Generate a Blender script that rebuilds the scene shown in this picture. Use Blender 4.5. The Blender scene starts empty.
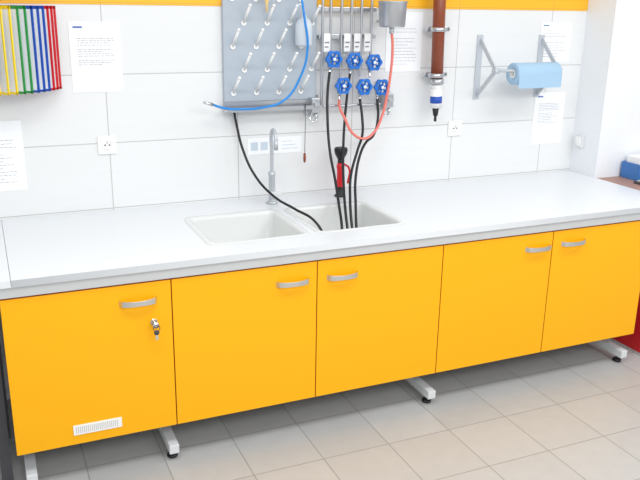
import bpy, bmesh, math, random
from mathutils import Vector, Matrix
random.seed(4)
S=bpy.context.scene
COL=S.collection
# ------------------------------------------------------------ helpers
def empty(name,loc=(0,0,0)):
    o=bpy.data.objects.new(name,None); o.empty_display_size=.05; o.location=loc; COL.objects.link(o); return o
def link(name,me,mat,par=None,smooth=False):
    o=bpy.data.objects.new(name,me); COL.objects.link(o)
    if mat: me.materials.append(mat)
    if par:
        o.parent=par; o.matrix_parent_inverse=Matrix.Translation(par.location).inverted()
    if smooth:
        for p in me.polygons: p.use_smooth=True
    return o
def box(name,a,b,mat,par=None,bev=0,seg=2):
    bm=bmesh.new(); bmesh.ops.create_cube(bm,size=1)
    for v in bm.verts:
        v.co=Vector([(a[i]+b[i])/2+v.co[i]*abs(b[i]-a[i]) for i in range(3)])
    if bev: bmesh.ops.bevel(bm,geom=bm.edges[:],offset=bev,segments=seg,affect='EDGES',profile=.6)
    me=bpy.data.meshes.new(name); bm.to_mesh(me); bm.free()
    return link(name,me,mat,par)
def cyl(name,p,q,r,mat,par=None,r2=None,n=32,bev=0,cap=True):
    p=Vector(p);q=Vector(q);d=q-p
    bm=bmesh.new(); bmesh.ops.create_cone(bm,cap_ends=cap,segments=n,radius1=r,radius2=r if r2 is None else r2,depth=d.length)
    if bev:
        es=[e for e in bm.edges if abs(e.verts[0].co.z-e.verts[1].co.z)<1e-6]
        bmesh.ops.bevel(bm,geom=es,offset=bev,segments=2,affect='EDGES')
    M=Matrix.Translation((p+q)/2)@d.to_track_quat('Z','Y').to_matrix().to_4x4()
    bm.transform(M)
    me=bpy.data.meshes.new(name); bm.to_mesh(me); bm.free()
    o=link(name,me,mat,par)
    for f in me.polygons: f.use_smooth = len(f.vertices)==4
    return o
def tube(name,pts,r,mat,par=None,res=10,smooth=True):
    cu=bpy.data.curves.new(name,'CURVE'); cu.dimensions='3D'; cu.bevel_depth=r; cu.bevel_resolution=4; cu.resolution_u=res; cu.use_fill_caps=True
    if smooth:
        s=cu.splines.new('BEZIER'); s.bezier_points.add(len(pts)-1)
        for b,p in zip(s.bezier_points,pts):
            b.co=p; b.handle_left_type=b.handle_right_type='AUTO'
    else:
        s=cu.splines.new('POLY'); s.points.add(len(pts)-1)
        for b,p in zip(s.points,pts): b.co=(*p,1)
    o=bpy.data.objects.new(name,cu); COL.objects.link(o); cu.materials.append(mat)
    dg=bpy.context.evaluated_depsgraph_get(); me=bpy.data.meshes.new_from_object(o.evaluated_get(dg))
    bpy.data.objects.remove(o)
    me.name=name
    if not me.materials: me.materials.append(mat)
    o=bpy.data.objects.new(name,me); COL.objects.link(o)
    for f in me.polygons: f.use_smooth=True
    if par:
        o.parent=par; o.matrix_parent_inverse=Matrix.Translation(par.location).inverted()
    return o
def lathe(name,prof,c,mat,par=None,n=40,axis='Z'):
    bm=bmesh.new(); rings=[]
    for r,z in prof:
        rings.append([bm.verts.new((r*math.cos(2*math.pi*i/n),r*math.sin(2*math.pi*i/n),z)) for i in range(n)])
    for A,B in zip(rings,rings[1:]):
        for i in range(n): bm.faces.new((A[i],A[(i+1)%n],B[(i+1)%n],B[i]))
    bmesh.ops.remove_doubles(bm,verts=bm.verts[:],dist=1e-6)
    M=Matrix.Translation(c)
    if axis=='Y': M=M@Matrix.Rotation(math.radians(90),4,'X')
    bm.transform(M); bmesh.ops.recalc_face_normals(bm,faces=bm.faces[:])
    me=bpy.data.meshes.new(name); bm.to_mesh(me); bm.free()
    return link(name,me,mat,par,True)
def node_mat(name,col,rough=.5,metal=0,spec=.5,noise=0,nscale=40,bump=0,bscale=200,coat=0,trans=0,alpha=1):
    m=bpy.data.materials.new(name); m.use_nodes=True; nt=m.node_tree; b=nt.nodes['Principled BSDF']
    b.inputs['Base Color'].default_value=(*col,1); b.inputs['Roughness'].default_value=rough; b.inputs['Metallic'].default_value=metal
    b.inputs['Specular IOR Level'].default_value=spec; b.inputs['Coat Weight'].default_value=coat
    b.inputs['Transmission Weight'].default_value=trans; b.inputs['Alpha'].default_value=alpha
    tc=nt.nodes.new('ShaderNodeTexCoord')
    n=nt.nodes.new('ShaderNodeTexNoise'); n.inputs['Scale'].default_value=nscale; n.inputs['Detail'].default_value=4
    nt.links.new(tc.outputs['Object'],n.inputs['Vector'])
    mx=nt.nodes.new('ShaderNodeMix'); mx.data_type='RGBA'; mx.blend_type='MIX'
    k=noise if noise else .02
    mx.inputs[6].default_value=(*[c*(1-k) for c in col],1); mx.inputs[7].default_value=(*[min(1,c*(1+k)) for c in col],1)
    nt.links.new(n.outputs['Fac'],mx.inputs[0]); nt.links.new(mx.outputs[2],b.inputs['Base Color'])
    if bump:
        n2=nt.nodes.new('ShaderNodeTexNoise'); n2.inputs['Scale'].default_value=bscale
        nt.links.new(tc.outputs['Object'],n2.inputs['Vector'])
        bp=nt.nodes.new('ShaderNodeBump'); bp.inputs['Strength'].default_value=bump; bp.inputs['Distance'].default_value=.002
        nt.links.new(n2.outputs['Fac'],bp.inputs['Height']); nt.links.new(bp.outputs['Normal'],b.inputs['Normal'])
    return m
def srgb(r,g,b):
    f=lambda c:(c/255/12.92 if c/255<.04045 else ((c/255+.055)/1.055)**2.4)
    return (f(r),f(g),f(b))
def tile_mat(name,c1,c2,mortar,bw,bh,off,plane,ms=.0025,rough=.3,streak=(1,1,1),bump=.3,dark=.985):
    m=bpy.data.materials.new(name); m.use_nodes=True; nt=m.node_tree; b=nt.nodes['Principled BSDF']
    tc=nt.nodes.new('ShaderNodeTexCoord'); sp=nt.nodes.new('ShaderNodeSeparateXYZ'); cb=nt.nodes.new('ShaderNodeCombineXYZ')
    nt.links.new(tc.outputs['Object'],sp.inputs[0]); nt.links.new(sp.outputs[0],cb.inputs[0]); nt.links.new(sp.outputs[2 if plane=='XZ' else 1],cb.inputs[1])
    mp=nt.nodes.new('ShaderNodeMapping'); mp.inputs['Location'].default_value=(off[0],off[1],0)
    nt.links.new(cb.outputs[0],mp.inputs[0])
    br=nt.nodes.new('ShaderNodeTexBrick'); br.offset=0; br.squash=1
    br.inputs['Scale'].default_value=1; br.inputs['Brick Width'].default_value=bw; br.inputs['Row Height'].default_value=bh
    br.inputs['Mortar Size'].default_value=ms; br.inputs['Mortar Smooth'].default_value=.3; br.inputs['Bias'].default_value=0
    br.inputs['Color1'].default_value=(*c1,1); br.inputs['Color2'].default_value=(*c2,1); br.inputs['Mortar'].default_value=(*mortar,1)
    nt.links.new(mp.outputs[0],br.inputs['Vector'])
    m2=nt.nodes.new('ShaderNodeMapping'); m2.inputs['Scale'].default_value=streak
    nt.links.new(tc.outputs['Object'],m2.inputs[0])
    n=nt.nodes.new('ShaderNodeTexNoise'); n.inputs['Scale'].default_value=1; n.inputs['Detail'].default_value=6
    nt.links.new(m2.outputs[0],n.inputs['Vector'])
    rp=nt.nodes.new('ShaderNodeValToRGB'); rp.color_ramp.elements[0].color=(dark,dark,dark,1); rp.color_ramp.elements[0].position=.3; rp.color_ramp.elements[1].color=(1,1,1,1); rp.color_ramp.elements[1].position=.7
    nt.links.new(n.outputs['Fac'],rp.inputs[0])
    mx=nt.nodes.new('ShaderNodeMix'); mx.data_type='RGBA'; mx.blend_type='MULTIPLY'; mx.inputs[0].default_value=1
    nt.links.new(br.outputs['Color'],mx.inputs[6]); nt.links.new(rp.outputs[0],mx.inputs[7]); nt.links.new(mx.outputs[2],b.inputs['Base Color'])
    b.inputs['Roughness'].default_value=rough
    bp=nt.nodes.new('ShaderNodeBump'); bp.invert=True; bp.inputs['Strength'].default_value=bump; bp.inputs['Distance'].default_value=.001
    nt.links.new(br.outputs['Fac'],bp.inputs['Height']); nt.links.new(bp.outputs['Normal'],b.inputs['Normal'])
    return m
# ------------------------------------------------------------ materials
M_wall=tile_mat('wall_tile',srgb(232,233,233),srgb(229,230,230),srgb(190,190,188),.6,.3,(-.5228+6,-1.7704+3,0),'XZ',.0026,.3,(2,2,40),.3,.98)
M_floor=tile_mat('floor_tile',srgb(190,190,188),srgb(184,184,182),srgb(156,156,153),.3,.3,(.05,3.1,0),'XY',.0030,.4,(14,14,14),.3,.95)
M_orange_tile=tile_mat('orange_wall_tile',srgb(252,188,40),srgb(250,184,34),srgb(225,165,60),.6,.3,(-.5228+6,-1.7704+3,0),'XZ',.0022,.3,(4,4,4))
M_yel=node_mat('orange_laminate',srgb(255,180,0),.42,spec=.35,noise=.03,nscale=300,bump=.05,bscale=500)
M_edge=node_mat('door_edge_band',srgb(190,80,20),.5)
M_top=node_mat('worktop_laminate',srgb(225,228,231),.25,noise=.02,nscale=500)
M_sink=node_mat('sink_ceramic',srgb(220,222,220),.25,coat=.3)
M_grey=node_mat('grey_powdercoat',srgb(218,221,222),.45)
M_dgrey=node_mat('dark_grey',srgb(70,70,74),.6)
M_carc=node_mat('carcass_grey',srgb(190,190,188),.6)
M_black=node_mat('black_rubber',srgb(22,24,28),.45)
M_steel=node_mat('brushed_steel',srgb(200,202,206),.3,metal=1)
M_chrome=node_mat('chrome',srgb(215,217,220),.15,metal=1)
M_handle=node_mat('satin_nickel',srgb(222,220,214),.28,metal=1)
M_white=node_mat('white_plastic',srgb(242,242,240),.35)
M_paper=node_mat('paper',srgb(243,245,248),.8)
M_ink=node_mat('ink_grey',srgb(135,137,143),.8)
M_blueink=node_mat('ink_blue',srgb(80,115,180),.8)
M_board=node_mat('pegboard_grey',srgb(174,184,194),.4)
M_blue=node_mat('valve_blue',srgb(18,112,205),.35,coat=.3)
M_bhose=node_mat('blue_hose',srgb(30,135,215),.35)
M_red=node_mat('red_plastic',srgb(210,25,35),.35)
M_pink=node_mat('pink_rubber_hose',srgb(232,125,112),.5)
M_brown=node_mat('brown_tube',srgb(138,66,40),.35,noise=.15,nscale=20)
M_towel=node_mat('blue_paper_towel',srgb(165,197,222),.9,bump=.3,bscale=120)
M_green=node_mat('green_plastic',srgb(40,150,70),.4)
M_yfr=node_mat('yellow_plastic',srgb(245,215,30),.4)
M_bfr=node_mat('blue_plastic',srgb(30,80,180),.4)
M_plaster=node_mat('white_plaster',srgb(236,239,242),.6)
M_desk=node_mat('desk_brown',srgb(165,128,115),.5,noise=.06,nscale=30)
M_clear=node_mat('bottle_plastic',srgb(225,233,240),.25,alpha=.75)
M_dark=node_mat('dark_slot',srgb(25,25,25),.8)
M_pale=node_mat('pale_print',srgb(200,212,224),.8)
# ------------------------------------------------------------ room
XR=3.158
box('floor',(-3,-5,-.1),(6,.12,0),M_floor)
box('wall_back',(-3,0,0),(XR,.12,3.0),M_wall)
box('trim_1',(-3,-.003,1.762),(XR-.001,.0,2.07),M_orange_tile)
box('wall_right',(XR,-.215,0),(6,.12,3.0),M_plaster)
e=empty('wall_switch_box',(XR,-.07,1.05))
box('housing',(XR-.022,-.10,1.01),(XR,-.045,1.085),M_grey,e,.004)
box('rocker',(XR-.026,-.092,1.02),(XR-.021,-.053,1.075),M_white,e,.002)
# ------------------------------------------------------------ worktop with sinks
ZT=.8617
def rrect(x0,y0,x1,y1,r,n=6):
    out=[]
    for cx,cy,a0 in((x1-r,y1-r,0),(x0+r,y1-r,90),(x0+r,y0+r,180),(x1-r,y0+r,270)):
        for i in range(n+1):
            a=math.radians(a0+90*i/n); out.append((cx+r*math.cos(a),cy+r*math.sin(a)))
    return out
SK=[(.80,-.665,1.20,-.27),(1.272,-.66,1.66,-.27)]
cu=bpy.data.curves.new('worktop','CURVE'); cu.dimensions='2D'; cu.fill_mode='BOTH'; cu.extrude=.013
def spl(pts):
    s=cu.splines.new('POLY'); s.points.add(len(pts)-1); s.use_cyclic_u=True
    for b,p in zip(s.points,pts): b.co=(p[0],p[1],0,1)
spl([(.045,-.823),(XR-.001,-.823),(XR-.001,-.001),(.045,-.001)])
for a in SK: spl(rrect(*a,.03)[::-1])
co=bpy.data.objects.new('tmp',cu); COL.objects.link(co)
me=bpy.data.meshes.new_from_object(co.evaluated_get(bpy.context.evaluated_depsgraph_get())); bpy.data.objects.remove(co)
me.name='worktop'; me.transform(Matrix.Translation((0,0,ZT-.013))); me.materials.clear()
link('laboratory_worktop',me,M_top)
box('side_worktop',(-1.6,-.823,ZT-.026),(.0435,-.001,ZT),M_top,None,.0008)
for k,(x0,y0,x1,y1) in enumerate(SK):
    e=empty('sink_basin',((x0+x1)/2,(y0+y1)/2,ZT-.1))
    bm=bmesh.new(); rings=[]
    for off,z,r in((.022,ZT+.0005,.045),(.018,ZT+.004,.042),(.006,ZT+.004,.034),(-.003,ZT+.000,.03),(-.006,ZT-.01,.03),(-.014,ZT-.17,.035),(-.03,ZT-.195,.05),(-.06,ZT-.2,.06)):
        rings.append([bm.verts.new((x,y,z)) for x,y in rrect(x0-off,y0-off,x1+off,y1+off,r)])
    for A,B in zip(rings,rings[1:]):
        for i in range(len(A)): bm.faces.new((A[i],A[(i+1)%len(A)],B[(i+1)%len(A)],B[i]))
    bm.faces.new(rings[-1]); bmesh.ops.recalc_face_normals(bm,faces=bm.faces[:])
    for f in bm.faces: f.normal_flip()
    mm=bpy.data.meshes.new('bowl'); bm.to_mesh(mm); bm.free()
    link('bowl',mm,M_sink,e,True)
    lathe('drain',[(0,.001),(.03,.001),(.035,.004),(.04,0)],((x0+x1)/2,(y0+y1)/2,ZT-.2),M_steel,e)
# ------------------------------------------------------------ base cabinets
DY=-.791; ZB=.1668; ZD=.782
def handle(x0,x1,z,par):
    n=14; bm=bmesh.new(); rows=[]
    L=x1-x0
    for i in range(n+1):
        t=i/n; y=DY-.004-.026*(math.sin(math.pi*t))**.5 if 0<t<1 else DY
        h=.0095+.002*abs(2*t-1)
        rows.append([bm.verts.new((x0+L*t,y,z-h)),bm.verts.new((x0+L*t,y,z+h)),bm.verts.new((x0+L*t,y+.004,z+h)),bm.verts.new((x0+L*t,y+.004,z-h))])
    for A,B in zip(rows,rows[1:]):
        for i in range(4): bm.faces.new((A[i],B[i],B[(i+1)%4],A[(i+1)%4]))
    bm.faces.new(rows[0]); bm.faces.new(rows[-1][::-1]); bmesh.ops.recalc_face_normals(bm,faces=bm.faces[:])
    bmesh.ops.bevel(bm,geom=[ed for ed in bm.edges if ed.calc_face_angle(0)>1.2],offset=.0012,segments=2,affect='EDGES')
    me=bpy.data.meshes.new('handle'); bm.to_mesh(me); bm.free()
    link('handle',me,M_handle,par,False)
cabs=[(0,1),(1,3),(3,5)]
H={0:(.403,.545,.712),1:(1.02,1.165,.706),2:(1.243,1.385,.706),3:(2.245,2.39,.712),4:(2.452,2.594,.717)}
for a,b in cabs:
    e=empty('base_cabinet',((a+b)*.3,-.4,.45))
    x0=a*.6; x1=b*.6
    box('side_panel_1',(x0+.002,DY+.022,ZB),(x0+.02,-.2,ZD),M_carc,e)
    box('side_panel_2',(x1-.02,DY+.022,ZB),(x1-.002,-.2,ZD),M_carc,e)
    box('bottom_panel',(x0+.02,DY+.022,ZB),(x1-.02,-.2,ZB+.018),M_carc,e)
    box('back_panel',(x0+.02,-.218,ZB+.018),(x1-.02,-.2,ZD),M_carc,e)
    for k in range(a,b):
        box('door_edge',(k*.6+.0015,DY+.002,ZB),((k+1)*.6-.0015,DY+.02,ZD),M_edge,e)
        box('door_panel',(k*.6+.002,DY,ZB+.0007),((k+1)*.6-.002,DY+.0025,ZD-.0007),M_yel,e,.0008,1)
        handle(*H[k],e)
    if a==0:
        lx,lz=.528,.622
        cyl('lock',(lx,DY-.006,lz),(lx,DY+.002,lz),.013,M_handle,e,bev=.001)
        box('key_blade',(lx-.0015,DY-.03,lz-.004),(lx+.0015,DY-.004,lz+.004),M_handle,e)
        lathe('key_head',[(.0,.0015),(.012,.0015),(.012,-.0015),(.0,-.0015)],(lx,DY-.038,lz),M_handle,e,24,'Y')
        tube('key_ring',[(lx+.012*math.cos(t*.5236)+.002,DY-.040,lz-.012+.012*math.sin(t*.5236)) for t in range(13)],.0014,M_dgrey,e)
        box('key_spare',(lx-.004,DY-.042,lz-.058),(lx+.006,DY-.04,lz-.022),M_handle,e,.0008)
        lathe('key_spare_head',[(.0,.0015),(.010,.0015),(.010,-.0015),(.0,-.0015)],(lx+.001,DY-.041,lz-.028),M_dgrey,e,24,'Y')
        box('vent_frame',(.206,DY-.003,.207),(.386,DY+.001,.248),M_white,e,.001)
        for i in range(22): box('vent_slot',(.216+i*.0072,DY-.0034,.214),(.2185+i*.0072,DY-.0025,.241),M_carc,e)
f=empty('bench_frame',(1.5,-.4,.8))
box('front_rail',(-.0,DY+.004,ZD+.003),(3.10,DY+.034,ZT-.027),M_grey,f,.002)
box('rear_rail',(0,-.14,ZD-.02),(3.10,-.1,ZT-.027),M_grey,f)
for x in(.045,.585,1.79,2.955):
    box('foot_beam',(x-.02,-.79,.035),(x+.02,-.10,.075),M_grey,f,.004)
    box('leg_post',(x-.02,-.16,.075),(x+.02,-.10,ZT-.031),M_grey,f,.003)
    for y in(-.745,-.15):
        cyl('leveller_pad',(x,y,0),(x,y,.014),.022,M_black,f,bev=.003)
        cyl('leveller_stem',(x,y,.012),(x,y,.04),.008,M_dgrey,f)
g=empty('side_bench_frame',(-.8,-.4,.4))
box('front_rail',(-1.6,DY+.004,ZD+.004),(-.01,DY+.034,ZT-.027),M_grey,g,.002)
box('modesty_panel',(-1.6,-.66,.17),(-.012,-.64,ZT-.027),M_dgrey,g)
box('support_leg',(-.06,-.7,0),(-.02,-.66,ZT-.027),M_dgrey,g)
# ------------------------------------------------------------ papers
def textlines(e,x0,x1,z0,z1,rows,y,h=.0022,skip=()):
    for r in range(rows):
        if r in skip: continue
        z=z1-(z1-z0)*(r+.5)/rows; x=x0+random.random()*.004; end=x1-(x1-x0)*random.choice([0,.05,.1,.35])
        while x<end:
            w=random.uniform(.006,.02); box('text_line',(x,y-.0003,z-h/2),(min(x+w,end),y,z+h/2),M_ink,e); x+=w+.004
def notice(x0,x1,z0,z1,rows=14,skip=(3,8),frac=(.25,.9)):
    e=empty('paper_notice',((x0+x1)/2,0,(z0+z1)/2))
    box('sheet',(x0,-.0025,z0),(x1,-.0005,z1),M_paper,e)
    w=x1-x0;h=z1-z0
    box('mark',(x0+.08*w,-.0029,z1-.09*h),(x0+.26*w,-.0025,z1-.065*h),M_blueink,e)
    textlines(e,x0+.14*w,x1-.14*w,z1-frac[1]*h,z1-frac[0]*h,rows,-.0026,.0018,skip)
notice(.385,.598,1.396,1.692,13,(4,9),(.22,.62))
notice(-.052,.163,.987,1.288,13,(3,))
notice(2.850,3.062,1.49,1.70,9,(2,))
notice(2.857,3.067,1.03,1.322,13,(5,),(.2,.6))
notice(1.900,2.105,1.455,1.745,12,(2,))
e=empty('info_label',(1.31,0,1.11))
box('sheet',(1.17,-.0025,1.075),(1.45,-.0005,1.155),M_paper,e)
for i in range(3):
    box('symbol',(1.185+i*.05,-.003,1.095),(1.222+i*.05,-.0025,1.135),M_pale,e)
for i in range(3):
    box('text_line',(1.345,-.003,1.095+i*.018),(1.43-.015*i,-.0025,1.0985+i*.018),M_pale,e)
# ------------------------------------------------------------ power sockets
for x,z in((.512,1.163),(2.337,1.15)):
    e=empty('power_socket',(x,0,z))
    box('frame',(x-.041,-.010,z-.041),(x+.041,0,z+.041),M_white,e,.004)
    lathe('well',[(.0,-.006),(.019,-.006),(.019,.003),(.023,.003),(.023,0)],(x,-.010,z),M_white,e,32,'Y')
    for s in(-.0095,.0095): cyl('pin_hole',(x+s,-.0122,z),(x+s,-.0037,z),.0032,M_dark,e,n=16)
    for s in(-1,1): box('earth_clip',(x-.003,-.012,z+s*.0185-.002),(x+.003,-.005,z+s*.0185+.002),M_steel,e)
    cyl('earth_pin',(x,-.016,z+.009),(x,-.004,z+.009),.0026,M_steel,e,n=16)
# ------------------------------------------------------------ folder rack
e=empty('document_display_rack',(.05,0,1.59))
box('wall_bar',(-.07,-.014,1.46),(.11,0,1.49),M_steel,e,.002)
box('wall_bar',(-.07,-.014,1.69),(.11,0,1.72),M_steel,e,.002)
cols=[M_red,M_red,M_red,M_bfr,M_bfr,M_bfr,M_green,M_green,M_yfr,M_yfr,M_yfr,M_yfr]
for i,c in enumerate(cols):
    hx=.088-.009*i; th=math.radians(9+6*i); L=.25; y0=-.016-.001*i
    u=Vector((math.cos(th),-math.sin(th),0)); nrm=Vector((-math.sin(th),-math.cos(th),0))
    z0=1.42; z1=1.755
    def obox(nm,s0,s1,za,zb,t,m):
        bm=bmesh.new(); bmesh.ops.create_cube(bm,size=1)
        for v in bm.verts:
            s=s0+(v.co.x+.5)*(s1-s0); z=za+(v.co.z+.5)*(zb-za)
            v.co=Vector((hx,y0,0))+u*s+nrm*(v.co.y*t)+Vector((0,0,z))
        bmesh.ops.recalc_face_normals(bm,faces=bm.faces[:])
        me=bpy.data.meshes.new(nm); bm.to_mesh(me); bm.free(); link(nm,me,m,e)
    obox('pocket_sheet',.006,L-.006,z0+.006,z1-.006,.0015,M_paper)
    obox('pocket_frame_hinge',0,.008,z0,z1,.005,c); obox('pocket_frame_edge',L-.009,L,z0,z1,.005,c)
    obox('pocket_frame_top',0,L,z1-.012,z1,.005,c); obox('pocket_frame_bottom',0,L,z0,z0+.009,.005,c)
# ------------------------------------------------------------ pegboard (drying rack)
e=empty('glassware_drying_rack',(1.28,0,1.6))
box('board',(1.052,-.026,1.335),(1.513,0,1.99),M_board,e,.004)
for r in range(6):
    z=1.375+r*.105
    for c in range(4):
        x=1.095+c*.112+(.054 if r%2 else 0)
        if x>1.485: continue
        p=Vector((x,-.026,z)); q=p+Vector((.004,-.085,.078))
        cyl('peg',p,q,.0065,M_white,e,r2=.0055,n=12); cyl('peg_base',p+Vector((0,0.001,0)),p+Vector((0,-.006,0)),.012,M_white,e,n=16)
        lathe('peg_tip',[(0,.008),(.006,.005),(.008,0),(.006,-.005),(0,-.008)],q,M_white,e,12)
box('drip_tray_back',(1.045,-.028,1.295),(1.525,-.024,1.335),M_steel,e)
box('drip_tray_bottom',(1.045,-.075,1.293),(1.525,-.024,1.297),M_steel,e)
box('drip_tray_front',(1.045,-.077,1.293),(1.525,-.074,1.312),M_steel,e)
b=empty('wash_bottle',(1.42,-.09,1.67))
lathe('body',[(0,-.065),(.034,-.065),(.040,-.055),(.040,.03),(.030,.05),(.014,.06),(.014,.072),(0,.072)],(1.422,-.085,1.655),M_clear,b)
tube('nozzle',[(1.422,-.085,1.727),(1.422,-.085,1.755),(1.405,-.085,1.775),(1.385,-.085,1.765)],.003,M_white,b)
o=empty('funnel',(1.26,-.1,1.77))
lathe('cone',[(.03,.03),(.026,.028),(.006,-.01),(.005,-.05),(.004,-.05),(.004,-.01),(.024,.028)],(1.235,-.10,1.79),node_mat('amber_plastic',srgb(240,205,140),.4),o)
e=empty('bottle_brush',(1.455,-.085,1.2))
tube('wire',[(1.435,-.080,1.312),(1.435,-.083,1.25),(1.434,-.083,1.15),(1.433,-.083,1.065)],.0016,M_dgrey,e)
lathe('bristles',[(0,.025),(.006,.022),(.007,0),(.006,-.018),(0,-.025)],(1.433,-.083,1.06),M_brown,e,16)
tube('hook',[(1.435,-.070,1.30),(1.435,-.080,1.318),(1.435,-.085,1.305)],.0016,M_dgrey,e)
e=empty('blue_water_hose',(1.2,-.13,1.35))
tube('hose',[(.962,-.13,1.341),(1.022,-.13,1.322),(1.113,-.13,1.314),(1.198,-.13,1.318),(1.311,-.13,1.35),(1.383,-.135,1.447),(1.418,-.14,1.573),(1.40,-.14,1.729),(1.39,-.10,1.88),(1.41,-.04,1.98)],.0055,M_bhose,e)
cyl('nozzle',(.922,-.13,1.352),(.966,-.13,1.340),.006,M_chrome,e,r2=.008)
# ------------------------------------------------------------ pipes and valves
e=empty('gas_supply_pipes',(1.64,-.05,1.8))
px=[1.532,1.574,1.631,1.683,1.736]
tops=[1.30,1.56,1.44,1.56,1.44]
for x,zb in zip(px,tops):
    tube('pipe',[(x,-.05,2.35),(x,-.05,zb)],.0065,M_steel,e,smooth=False)
tube('pipe',[(1.79,-.05,2.35),(1.79,-.05,1.54)],.0065,M_steel,e,smooth=False)
for z in(1.755,1.63):
    box('pipe_clamp',(1.518,-.045,z-.01),(1.82,-.030,z+.01),M_steel,e,.002)
    for x in(1.524,1.81): cyl('standoff',(x,-.035,z),(x,0,z),.006,M_steel,e)
for x in(1.55,1.657,1.71,1.765):
    box('label_tag',(x-.017,-.064,1.56),(x+.017,-.060,1.645),M_white,e,.002)
    box('tag_print',(x-.012,-.0648,1.60),(x+.012,-.064,1.607),M_ink,e)
    box('tag_print',(x-.012,-.0648,1.58),(x+.008,-.064,1.586),M_ink,e)
tube('connecting_pipe',[(1.53,-.04,1.300),(1.86,-.04,1.300)],.0065,M_steel,e,smooth=False)
def valve(x,z):
    e=empty('laboratory_valve',(x,-.07,z))
    lathe('body',[(0,-.03),(.013,-.03),(.017,-.02),(.017,.02),(.012,.025),(0,.025)],(x,-.048,z),M_chrome,e,24)
    lathe('bonnet',[(.014,-.035),(.014,0),(.009,.006),(.007,.03),(0,.03)],(x,-.06,z),M_chrome,e,24,'Y')
    cyl('hex_nut',(x,-.048,z-.03),(x,-.048,z-.045),.012,M_chrome,e,n=6)
    lathe('hose_barb',[(0,0),(.008,0),(.006,-.01),(.0075,-.012),(.005,-.02),(.0068,-.022),(.0045,-.032),(0,-.032)],(x,-.048,z-.045),M_chrome,e,16)
    n=72; bm=bmesh.new(); y0,y1=-.082,-.102; rr=[]
    for (k,y) in((1,y0),(1.0,y1),(.68,y1-.001),(.68,y0)):
        ring=[]
        for i in range(n):
            a=2*math.pi*i/n; R=.0395*(1+.09*math.cos(6*a)) if k==1 else .0395*k
            ring.append(bm.verts.new((x+R*math.cos(a),y,z+R*math.sin(a))))
        rr.append(ring)
    for j in range(4):
        A=rr[j];B=rr[(j+1)%4]
        for i in range(n): bm.faces.new((A[i],A[(i+1)%n],B[(i+1)%n],B[i]))
    bmesh.ops.recalc_face_normals(bm,faces=bm.faces[:])
    es=[ed for ed in bm.edges if abs(ed.calc_face_angle(0))>1]
    bmesh.ops.bevel(bm,geom=es,offset=.002,segments=2,affect='EDGES')
    me=bpy.data.meshes.new('hand_wheel'); bm.to_mesh(me); bm.free(); link('hand_wheel',me,M_blue,e)
    lathe('hub',[(0,.013),(.010,.013),(.013,.008),(.013,-.008),(0,-.008)],(x,-.09,z),M_blue,e,24,'Y')
    lathe('hub_cap',[(0,.0015),(.008,.0015),(.008,-.001)],(x,-.1035,z),M_white,e,24,'Y')
    for i in range(6):
        a=math.radians(60*i+15); cyl('spoke',(x+.011*math.cos(a),-.091,z+.011*math.sin(a)),(x+.028*math.cos(a),-.091,z+.028*math.sin(a)),.005,M_blue,e,n=10)
for x,z in((1.574,1.528),(1.683,1.519),(1.790,1.510),(1.628,1.402),(1.741,1.394),(1.838,1.389)): valve(x,z)
for x,z in((1.495,1.305),(1.895,1.315)):
    e=empty('outlet_fitting_block',(x,-.05,z))
    box('wall_plate',(x-.035,-.012,z-.05),(x+.035,0,z+.05),M_steel,e,.003)
    box('block',(x-.022,-.075,z-.03),(x+.022,-.012,z+.04),M_steel,e,.004)
    cyl('nipple',(x+.01,-.05,z-.03),(x+.01,-.05,z-.075),.008,M_chrome,e)
    cyl('cap',(x,-.075,z+.012),(x,-.092,z+.012),.014,M_chrome,e,bev=.002)
    tube('hook',[(x-.02,-.07,z-.03),(x-.035,-.08,z-.055),(x-.02,-.09,z-.07),(x,-.085,z-.06)],.004,M_chrome,e)
c=empty('steel_cup',(1.832,-.18,1.737))
lathe('cup_wall',[(0,-.058),(.058,-.058),(.062,-.05),(.067,.052),(.073,.056),(.073,.060),(.064,.058),(.059,-.05),(0,-.052)],(1.832,-.18,1.737),M_steel,c)
tube('support_arm',[(1.85,-.0,1.70),(1.85,-.06,1.70),(1.845,-.115,1.71)],.007,M_steel,c)
cyl('drain_spout',(1.832,-.18,1.68),(1.832,-.18,1.65),.012,M_chrome,c)
h=empty('pink_rubber_hose',(1.75,-.15,1.4))
tube('hose',[(1.832,-.18,1.655),(1.845,-.17,1.60),(1.850,-.16,1.50),(1.838,-.15,1.36),(1.815,-.15,1.26),(1.77,-.15,1.175),(1.72,-.15,1.15),(1.665,-.14,1.175),(1.630,-.11,1.25),(1.618,-.075,1.30),(1.628,-.048,1.33)],.0065,M_pink,h)
def blackhose(pts,r=.0065):
    h=empty('black_rubber_hose',pts[0]); tube('hose',pts,r,M_black,h)
blackhose([(1.574,-.048,1.465),(1.560,-.06,1.38),(1.548,-.09,1.25),(1.545,-.13,1.10),(1.53,-.23,.98),(1.49,-.37,.88),(1.46,-.47,.80),(1.45,-.50,.72)])
blackhose([(1.683,-.048,1.455),(1.665,-.07,1.40),(1.635,-.10,1.22),(1.585,-.20,1.06),(1.54,-.31,.95),(1.50,-.42,.86),(1.485,-.48,.78),(1.48,-.5,.72)])
blackhose([(1.741,-.048,1.33),(1.74,-.08,1.25),(1.72,-.13,1.17),(1.665,-.19,1.10),(1.60,-.26,1.0),(1.55,-.36,.91),(1.52,-.44,.83),(1.51,-.5,.73)])
blackhose([(1.838,-.048,1.33),(1.835,-.07,1.24),(1.80,-.10,1.16),(1.73,-.15,1.13),(1.675,-.20,1.08),(1.62,-.27,.98),(1.58,-.36,.88),(1.56,-.42,.76),(1.56,-.44,.70)])
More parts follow.
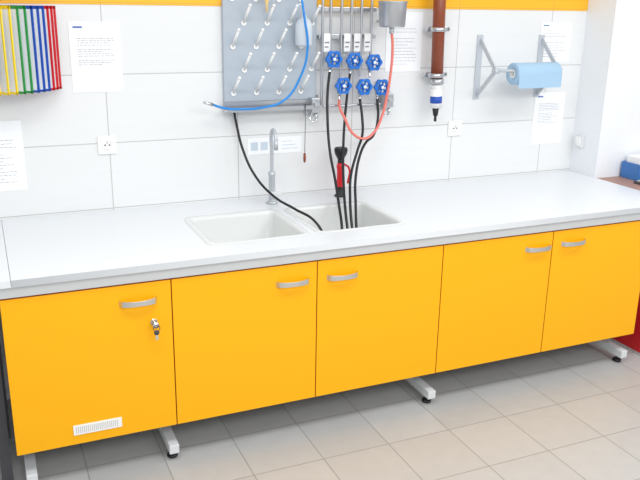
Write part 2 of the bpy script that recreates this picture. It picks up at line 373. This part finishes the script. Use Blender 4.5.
blackhose([(1.10,-.015,1.293),(1.105,-.03,1.24),(1.125,-.06,1.12),(1.165,-.12,1.0),(1.22,-.22,.92),(1.275,-.36,.885),(1.33,-.45,.85),(1.36,-.5,.78),(1.37,-.5,.70)],.006)
# ------------------------------------------------------------ faucet
e=empty('laboratory_tap',(1.246,-.13,ZT))
x=1.246;y=-.13
M_tap=node_mat('tap_grey',srgb(190,195,200),.3,metal=.3)
lathe('base',[(0,0),(.028,0),(.028,.006),(.018,.012),(.016,.02),(.015,.13),(.017,.135),(.017,.15),(.010,.155),(0,.155)],(x,y,ZT+.0005),M_tap,e)
tube('neck',[(x,y,ZT+.15),(x,y,ZT+.25),(x-.002,y,ZT+.33),(x-.004,y-.025,ZT+.355),(x-.006,y-.06,ZT+.345),(x-.007,y-.075,ZT+.315)],.0085,M_tap,e)
cyl('aerator',(x-.007,y-.075,ZT+.32),(x-.007,y-.076,ZT+.27),.010,M_tap,e)
cyl('lever_stem',(x,y,ZT+.06),(x+.0,y-.045,ZT+.06),.009,M_tap,e)
box('lever',(x-.03,y-.058,ZT+.052),(x+.03,y-.044,ZT+.068),M_grey,e,.004)
# ------------------------------------------------------------ eye wash hand shower
e=empty('eye_wash_sprayer',(1.605,-.12,ZT))
x=1.61;y=-.12
lathe('base',[(0,0),(.026,0),(.026,.008),(.018,.014),(.016,.05),(0,.05)],(x,y,ZT+.0005),M_black,e)
lathe('grip',[(0,.04),(.014,.04),(.018,.06),(.017,.13),(.020,.15),(.016,.17),(0,.17)],(x,y,ZT),M_red,e)
lathe('collar',[(0,.165),(.015,.165),(.015,.19),(0,.19)],(x,y,ZT),M_black,e)
lathe('spray_head',[(0,.185),(.014,.185),(.03,.215),(.034,.235),(.030,.245),(.0,.24)],(x,y,ZT),M_black,e)
tube('trigger',[(x+.012,y-.012,ZT+.165),(x+.03,y-.03,ZT+.15),(x+.028,y-.028,ZT+.07)],.005,M_red,e)
# ------------------------------------------------------------ brown measuring tube
e=empty('brown_filter_tube',(2.14,-.08,1.6))
cyl('tube',(2.141,-.08,2.1),(2.160,-.08,1.40),.031,M_brown,e)
cyl('collar',(2.159,-.08,1.425),(2.160,-.08,1.395),.036,M_steel,e,bev=.003)
cyl('neck',(2.160,-.08,1.40),(2.161,-.08,1.37),.024,M_white,e)
cyl('bottle',(2.160,-.08,1.375),(2.163,-.08,1.275),.030,M_white,e,bev=.003)
cyl('blue_label',(2.1613,-.08,1.335),(2.1627,-.08,1.300),.0306,M_bfr,e)
cyl('outlet',(2.163,-.08,1.277),(2.164,-.08,1.235),.018,M_black,e,r2=.012)
cyl('tip',(2.164,-.08,1.237),(2.164,-.08,1.205),.007,M_black,e)
for z in(1.665,1.44):
    box('clamp_bar',(2.10,-.055,z-.012),(2.22,-.035,z+.012),M_steel,e,.002)
    cyl('clamp_ring',(2.150,-.08,z+.01),(2.150,-.08,z-.01),.039,M_steel,e)
    cyl('clamp_post',(2.20,-.045,z),(2.20,0,z),.008,M_steel,e)
    cyl('clamp_screw',(2.19,-.045,z),(2.235,-.045,z),.010,M_steel,e)
# ------------------------------------------------------------ towel holder
e=empty('paper_towel_holder',(2.65,-.08,1.45))
MH=node_mat('bracket_grey',srgb(190,196,202),.4)
for x in(2.46,2.862):
    box('wall_strip',(x-.018,-.006,1.30),(x+.018,0,1.635),MH,e,.001)
    A=Vector((x,-.006,1.61));B=Vector((x,-.006,1.32));C=Vector((x,-.16,1.462))
    for P,Q in((A,C),(B,C)):
        dv=(Q-P); L=dv.length; ob=box('arm',(-.003,-.012,0),(.003,.012,L),MH,e)
        dz=dv.normalized(); xx=Vector((1,0,0)); yy=dz.cross(xx)
        ob.data.transform(Matrix.Translation(P)@Matrix((xx,yy,dz)).transposed().to_4x4())
    cyl('arm_boss',(x-.014,-.16,1.462),(x+.014,-.16,1.462),.015,MH,e)
cyl('rod',(2.44,-.16,1.462),(2.885,-.16,1.462),.008,MH,e)
r=empty('paper_towel_roll',(2.7,-.16,1.43))
MR=Matrix.Rotation(math.radians(90),4,'Y')
ro=lathe('roll',[(.0225,0),(.054,0),(.056,.003),(.056,.277),(.054,.28),(.0225,.28),(.0225,0)],(0,0,0),M_towel,r)
ro.data.transform(Matrix.Translation((2.567,-.16,1.445))@MR)
ro=lathe('core',[(.0175,0),(.0222,0),(.0222,.284),(.0175,.284),(.0175,0)],(0,0,0),M_white,r)
ro.data.transform(Matrix.Translation((2.565,-.16,1.445))@MR)
box('loose_sheet',(2.569,-.2165,1.375),(2.845,-.2155,1.445),M_towel,r)
# ------------------------------------------------------------ desk at right
e=empty('side_desk',(3.7,-.5,.7))
box('top',(XR+.004,-.80,.83),(4.6,-.216,.858),M_desk,e,.002)
for x in(3.9,4.5):
    for y in(-.75,-.30): box('leg',(x,y,0),(x+.04,y+.04,.83),M_grey,e)
box('rail',(3.9,-.75,.79),(4.5,-.73,.83),M_grey,e)
e=empty('blue_storage_box',(3.5,-.3,.9))
MB=node_mat('blue_box_plastic',srgb(60,120,190),.4)
for n_,a_,b_ in(('bottom',(3.33,-.36,.8585),(3.55,-.23,.865)),('front',(3.33,-.36,.865),(3.55,-.354,.95)),('back',(3.33,-.236,.865),(3.55,-.23,.95)),('left',(3.33,-.354,.865),(3.336,-.236,.95)),('right',(3.544,-.354,.865),(3.55,-.236,.95)),('rim',(3.322,-.368,.94),(3.558,-.360,.952))):
    box(n_,a_,b_,MB,e,.001)
box('contents',(3.345,-.345,.866),(3.53,-.245,.985),M_white,e,.003)
e=empty('dark_keypad',(3.35,-.43,.87))
box('base',(3.27,-.47,.8585),(3.42,-.39,.872),M_dgrey,e,.004)
for i in range(5):
    for j in range(3): box('key',(3.282+i*.026,-.462+j*.023,.871),(3.302+i*.026,-.446+j*.023,.877),M_carc,e,.001)
e=empty('red_storage_crate',(3.3,-.5,.2))
for n_,a_,b_ in(('bottom',(3.12,-.75,0.001),(3.6,-.4,.012)),('front',(3.12,-.75,.012),(3.6,-.738,.36)),('back',(3.12,-.412,.012),(3.6,-.4,.36)),('left',(3.12,-.738,.012),(3.132,-.412,.36)),('right',(3.588,-.738,.012),(3.6,-.412,.36)),('rim',(3.11,-.76,.35),(3.61,-.738,.37))):
    box(n_,a_,b_,M_carc if n_ in('bottom',) else M_red,e,.001)
# ------------------------------------------------------------ lights
def area(n,loc,sx,sy,en,rot=(0,0,0),col=(1,1,1)):
    l=bpy.data.lights.new(n,'AREA'); l.shape='RECTANGLE'; l.size=sx; l.size_y=sy; l.energy=en; l.color=col
    o=bpy.data.objects.new(n,l); o.location=loc; o.rotation_euler=rot; COL.objects.link(o)
area('ceiling_light',(.4,-1.9,2.85),1.6,.6,27)
area('ceiling_light.001',(3.2,-1.9,2.85),1.6,.6,28)
area('front_fill_light',(1.5,-4.3,2.8),3,.8,58,(math.radians(40),0,0))  # fill lamp added behind the camera to brighten the front faces
w=bpy.data.worlds.new('World'); S.world=w; w.use_nodes=True
w.node_tree.nodes['Background'].inputs[0].default_value=(.955,.98,1,1); w.node_tree.nodes['Background'].inputs[1].default_value=.79
# ------------------------------------------------------------ camera
yaw,pit,rol,f_=.4161,.2996,.0166,771.2524
F=Vector((math.sin(yaw)*math.cos(pit),math.cos(yaw)*math.cos(pit),-math.sin(pit)))
R=Vector((math.cos(yaw),-math.sin(yaw),0)); U=R.cross(F)
R2=R*math.cos(rol)+U*math.sin(rol); U2=-R*math.sin(rol)+U*math.cos(rol)
cam=bpy.data.cameras.new('camera'); co=bpy.data.objects.new('camera',cam); COL.objects.link(co)
cam.sensor_width=36; cam.lens=f_*36/640; cam.clip_start=.05
m=Matrix((R2,U2,-F)).transposed().to_4x4(); m.translation=Vector((.01,-3.505,1.7877)); co.matrix_world=m
S.camera=co
S.view_settings.view_transform='Standard'; S.view_settings.look='None'
